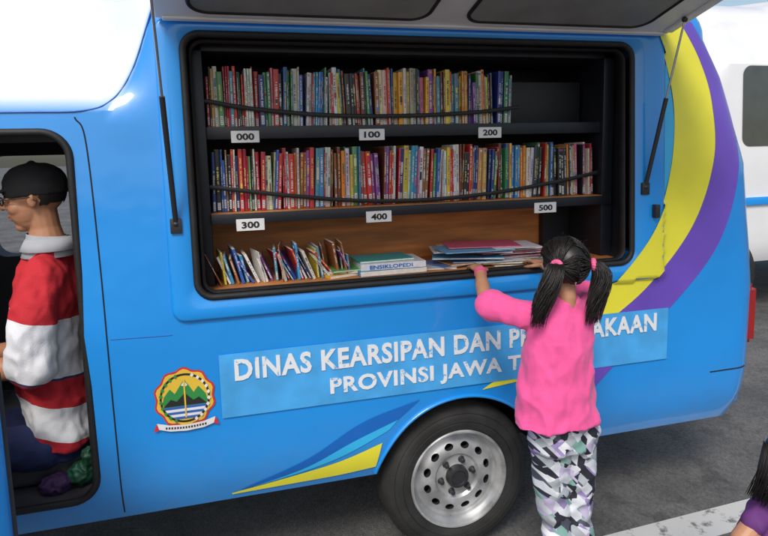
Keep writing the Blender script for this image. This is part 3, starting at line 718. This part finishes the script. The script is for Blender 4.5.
for sd in (0,1):
    base=onsc(ties[sd],.006); outw=(fr@Vector((-.5,.8 if sd==0 else -.8,.05))).normalized()
    drift=Vector((-.045,0,0)) if sd==1 else Vector((-.03,-.01,0))
    for i in range(340):
        a=random.uniform(0,2*math.pi); r=math.sqrt(random.random()); dirx=Vector((math.cos(a),math.sin(a),0))*r
        ln=random.uniform(.14,.235); k=random.uniform(-.014,.014)
        w0=.031 if sd==1 else .026
        pts=[]
        for t in range(10):
            s=t/9; wv=w0*math.sin(math.pi*min(1,s*.93+.07)**.85)+.005
            pts.append(base+outw*(.040*math.sin(min(1,s*2.4)*math.pi/2))+dirx*wv+drift*s**1.3+Vector((k*s*s*2+.010*math.sin(s*5),0,.012*math.sin(min(1,s*4)*math.pi)-ln*max(0,s-.08)**1.1))+Vector((.005*math.sin(s*7+i),.004*math.cos(s*6+i),0)))
        tube(bm,pts,[.0016]*7+[.0012,.0009,.0004],4)
bmobj("hair_strands",bm,HAIR,girl,180)
bm=bmesh.new()
for sd in (0,1):
    base=onsc(ties[sd],.008); outw=(fr@Vector((-.5,.8 if sd==0 else -.8,.05))).normalized()
    for k in range(14):
        a=2*math.pi*k/14; u_=outw.orthogonal().normalized(); v_=outw.cross(u_)
        ell(bm,base+outw*.010+(u_*math.cos(a)+v_*math.sin(a))*.015,(.010,.010,.010),None,2)
bmobj("hair_ties",bm,HOTP,girl,180)
# ---- man
man=empty("man")
HM_=.255
P,fr=head("head",(-.635,.25,1.555),HM_,(-1,-.06,-.08),(0,0,1),SKIN,man,.24,neckto=(-.60,.25,1.37))
bm=bmesh.new(); X=lambda a,b:(a*HM_,b*HM_)
tube(bm,[P(-.06,0,.04),P(-.06,0,.16),P(-.06,0,.28),P(-.06,0,.38),P(-.06,0,.45),P(-.06,0,.495),P(-.06,0,.515)],[X(.43,.345),X(.44,.355),X(.425,.345),X(.375,.31),X(.29,.245),X(.17,.14),X(.04,.03)],28,u=fr@Vector((1,0,0)))
ell(bm,P(-.06,0,.52),(.012,.012,.007))
tube(bm,[P(.30,0,.15),P(.48,0,.135),P(.64,0,.095)],[X(.26,.02),X(.25,.018),X(.15,.012)],20,u=fr@Vector((0,1,0)))
blob("cap",bm,.0045,BLK,man,2,disp=folds(.003,14,14,2))
bm=bmesh.new(); q=bmesh.ops.create_icosphere(bm,subdivisions=4,radius=1)
for v in list(bm.verts):
    d=v.co.normalized()
    if d.x>.15 or d.z<-.60 or (d.x>-.1 and d.z<-.05): bm.verts.remove(v)
    else: v.co=P(-.05,0,.11)+fr@Vector((d.x*.42*HM_,d.y*.335*HM_,d.z*.39*HM_))
bmobj("short_hair",bm,HAIR,man,180)
bm=bmesh.new()
for s in (-1,1):
    pts=[P(.385,.135*s+.085*math.cos(a),.0+.06*math.sin(a)) for a in [2*math.pi*k/20 for k in range(22)]]
    tube(bm,pts,.0022,6); tube(bm,[P(.38,.215*s,.02),P(.2,.30*s,.025),P(-.02,.345*s,.03),P(-.08,.345*s,-.03)],.0022,6)
tube(bm,[P(.385,-.05,.01),P(.40,0,.02),P(.385,.05,.01)],.0022,6)
bmobj("glasses",bm,M['ink'],man,80)
bm=bmesh.new()
tube(bm,[(-.60,.27,.60),(-.61,.27,.75),(-.635,.26,.92),(-.625,.25,1.10),(-.605,.25,1.24),(-.60,.25,1.31),(-.60,.25,1.375)],[(.125,.17),(.13,.17),(.125,.175),(.12,.185),(.11,.19),(.09,.15),(.06,.06)],24,u=(1,0,0))
capsule(bm,[(-.60,.14,1.27),(-.62,.085,1.18),(-.64,.07,1.05),(-.65,.07,.965)],[.078,.076,.078,.086],18)
capsule(bm,[(-.60,.38,1.27),(-.64,.45,1.15),(-.68,.45,1.0)],[.07,.068,.07],18)
fm=folds(.022,6,5,5,.9); fm2=folds(.007,16,12,9,.6)
blob("polo_shirt",bm,.007,POLO,man,5,disp=lambda c:fm(c)+fm2(c))
bm=bmesh.new(); tube(bm,[(-.60,.25,1.335),(-.60,.25,1.375),(-.60,.25,1.415),(-.597,.25,1.40),(-.597,.25,1.36)],[(.095,.10),(.078,.078),(.070,.070),(.082,.084),(.10,.108)],24,cap=False); o=bmobj("collar",bm,GREYC,man,80)
md=o.modifiers.new("s","SOLIDIFY"); md.thickness=.004
bm=bmesh.new()
capsule(bm,[(-.65,.07,1.0),(-.66,.07,.96),(-.78,.09,.955),(-.92,.13,.97)],[.045,.046,.042,.028],16)
hand(bm,(-.92,.13,.97),(-1,.25,.05),(0,.3,-1),.18,1,.5)
blob("left_arm",bm,.0045,SKIN,man,3)
bm=bmesh.new()
capsule(bm,[(-.68,.45,1.0),(-.80,.40,.93),(-.93,.33,.95)],[.045,.042,.028],16)
hand(bm,(-.93,.33,.95),(-1,-.25,.05),(0,-.3,-1),.18,-1,.5)
blob("right_arm",bm,.0045,SKIN,man,3)
bm=bmesh.new()
tube(bm,[(-.60,.28,.55),(-.60,.28,.66)],[(.11,.15),(.10,.14)],20,u=(1,0,0))
capsule(bm,[(-.66,.19,.60),(-.82,.17,.615),(-1.02,.17,.60),(-1.03,.17,.40),(-1.03,.17,.16)],[.088,.085,.072,.062,.055],18)
capsule(bm,[(-.66,.37,.60),(-.82,.38,.615),(-1.03,.40,.60),(-1.05,.40,.50)],[.088,.085,.072,.062],18)
blob("trousers",bm,.008,NAVY,man,4,disp=folds(.014,9,9,1))
bm=bmesh.new(); capsule(bm,[(-1.0,.17,.11),(-1.1,.17,.10),(-1.2,.17,.09)],[.045,.045,.035]); blob("shoe",bm,.006,BLK,man,2)
seat=bpy.data.objects.new("cab_seat",None); COL.objects.link(seat); seat.parent=van
box("cushion",-1.0,-.47,.16,1.5,.455,.56,M['cab'],seat,.03,4)
box("backrest",-.52,-.47,.5,1.5,.5,1.35,M['cab'],seat,.02,4)
bag=empty("shopping_bag")
GRN=pmat("green_plastic",(.012,.085,.045),.5,var=.5,vs=20)
DPUR=pmat("dark_purple_cloth",(.05,.018,.08),.7,var=.4,vs=14)
bm=bmesh.new(); ell(bm,(-.53,.13,.50),(.05,.045,.05)); ell(bm,(-.50,.12,.565),(.028,.025,.04))
blob("green_bag",bm,.004,GRN,bag,1,disp=folds(.014,26,26,2))
bm=bmesh.new(); ell(bm,(-.62,.11,.48),(.06,.045,.035)); blob("purple_cloth",bm,.004,DPUR,bag,1,disp=folds(.014,22,22,9))
# ---- child in the corner
kid=empty("child")
P,fr=head("head",(1.83,-.93,.755),.19,(.9,.35,-.1),(0,0,1),SKIN2,kid,.17,neckto=(1.785,-.93,.61))
bm=bmesh.new(); q=bmesh.ops.create_icosphere(bm,subdivisions=4,radius=1)
for v in list(bm.verts):
    d=v.co.normalized()
    if (d.x>.3 and d.z<.5) or (d.x>0 and d.z<-.2) or d.z<-.8: bm.verts.remove(v)
    else: v.co=P(-.05,0,.11)+fr@Vector((d.x*.44*.19,d.y*.36*.19,d.z*.42*.19))
for i in range(260):
    a=random.uniform(2.0,4.3); b0=P(-.05,0,0)+fr@Vector((math.cos(a)*.078,math.sin(a)*.068,0))
    tube(bm,[b0+Vector((0,0,.05)),b0+Vector((random.uniform(-.02,.0),0,-.04)),b0+Vector((random.uniform(-.06,.01),random.uniform(-.02,.01),-.13))],[.002,.002,.0008],4)
bmobj("hair",bm,HAIR,kid,180)
bm=bmesh.new()
tube(bm,[(1.77,-.93,.22),(1.77,-.93,.35),(1.77,-.93,.50),(1.775,-.93,.58),(1.775,-.93,.63)],[(.13,.10),(.115,.09),(.11,.085),(.09,.07),(.045,.045)],20,u=(1,0,0))
capsule(bm,[(1.72,-.94,.58),(1.685,-.945,.568)],[.042,.043]); capsule(bm,[(1.85,-.94,.575),(1.88,-.95,.53)],[.042,.043])
blob("shirt",bm,.006,PURC,kid,4,disp=folds(.012,12,8,4))
bm=bmesh.new(); capsule(bm,[(1.69,-.945,.57),(1.63,-.95,.52),(1.585,-.95,.44),(1.65,-.86,.37)],[.034,.035,.031,.021]); hand(bm,(1.65,-.86,.37),(.5,.8,-.1),(0,0,-1),.11,1); capsule(bm,[(1.88,-.94,.55),(1.93,-.92,.42),(1.90,-.83,.35)],[.03,.028,.02]); hand(bm,(1.90,-.83,.35),(-.3,.8,-.1),(0,0,-1),.11,-1)
blob("arms",bm,.0035,SKIN2,kid,3)
bm=bmesh.new(); tube(bm,[(1.77,-.93,.15),(1.77,-.93,.27)],[(.10,.08),(.10,.08)],16,u=(1,0,0))
for x in (1.725,1.82): capsule(bm,[(x,-.93,.2),(x,-.92,.08),(x,-.93,-.03)],[.055,.045,.035])
blob("trousers",bm,.006,HOTP,kid,3)
bm=bmesh.new()
for x in (1.725,1.82): capsule(bm,[(x,-.94,-.062),(x+.02,-.86,-.062)],[.026,.024])
blob("shoes",bm,.004,BLK,kid,2)
ks=.95; kid.scale=(ks,)*3; kid.location=(1.64-ks*1.77,-.93+ks*.93,GZ-ks*GZ)
# ------------------------------------------------------------ light
w=bpy.data.worlds.new("World"); S.world=w; w.use_nodes=True; nt=w.node_tree; bg=nt.nodes["Background"]
sky=nt.nodes.new("ShaderNodeTexSky"); sky.sky_type='NISHITA'; sky.sun_disc=False
EL=math.radians(48); AZ=math.radians(-150)
sky.sun_elevation=EL; sky.sun_rotation=AZ; sky.dust_density=3; sky.air_density=1.2
nt.links.new(sky.outputs[0],bg.inputs[0]); bg.inputs[1].default_value=.15
sl=bpy.data.lights.new("sun","SUN"); sl.energy=2.1; sl.angle=math.radians(18); sl.color=(1,.96,.9)
so=bpy.data.objects.new("sun",sl); COL.objects.link(so)
sd=Vector((math.sin(AZ)*math.cos(EL),math.cos(AZ)*math.cos(EL),math.sin(EL)))
so.rotation_euler=(-sd).to_track_quat('-Z','Y').to_euler(); so.location=sd*10
# ------------------------------------------------------------ camera
f=620;cy=232;yaw=math.radians(15.7);pitch=math.radians(7.5);roll=math.radians(-1.4)
fw=Vector((math.sin(yaw)*math.cos(pitch),math.cos(yaw)*math.cos(pitch),-math.sin(pitch)))
rt=Vector((math.cos(yaw),-math.sin(yaw),0)); up=rt.cross(fw)
r2=rt*math.cos(roll)+up*math.sin(roll); u2=up*math.cos(roll)-rt*math.sin(roll)
cam=bpy.data.cameras.new("camera"); co=bpy.data.objects.new("camera",cam); COL.objects.link(co)
R=Matrix((r2,u2,-fw)).transposed().to_4x4(); co.matrix_world=Matrix.Translation((0,-2.35,1.70))@R
cam.sensor_width=36; cam.lens=f/768*36; cam.shift_y=-(268-cy)/768; cam.clip_end=500; cam.clip_start=.05
S.camera=co
S.view_settings.view_transform='Standard'; S.view_settings.look='None'; S.view_settings.exposure=0
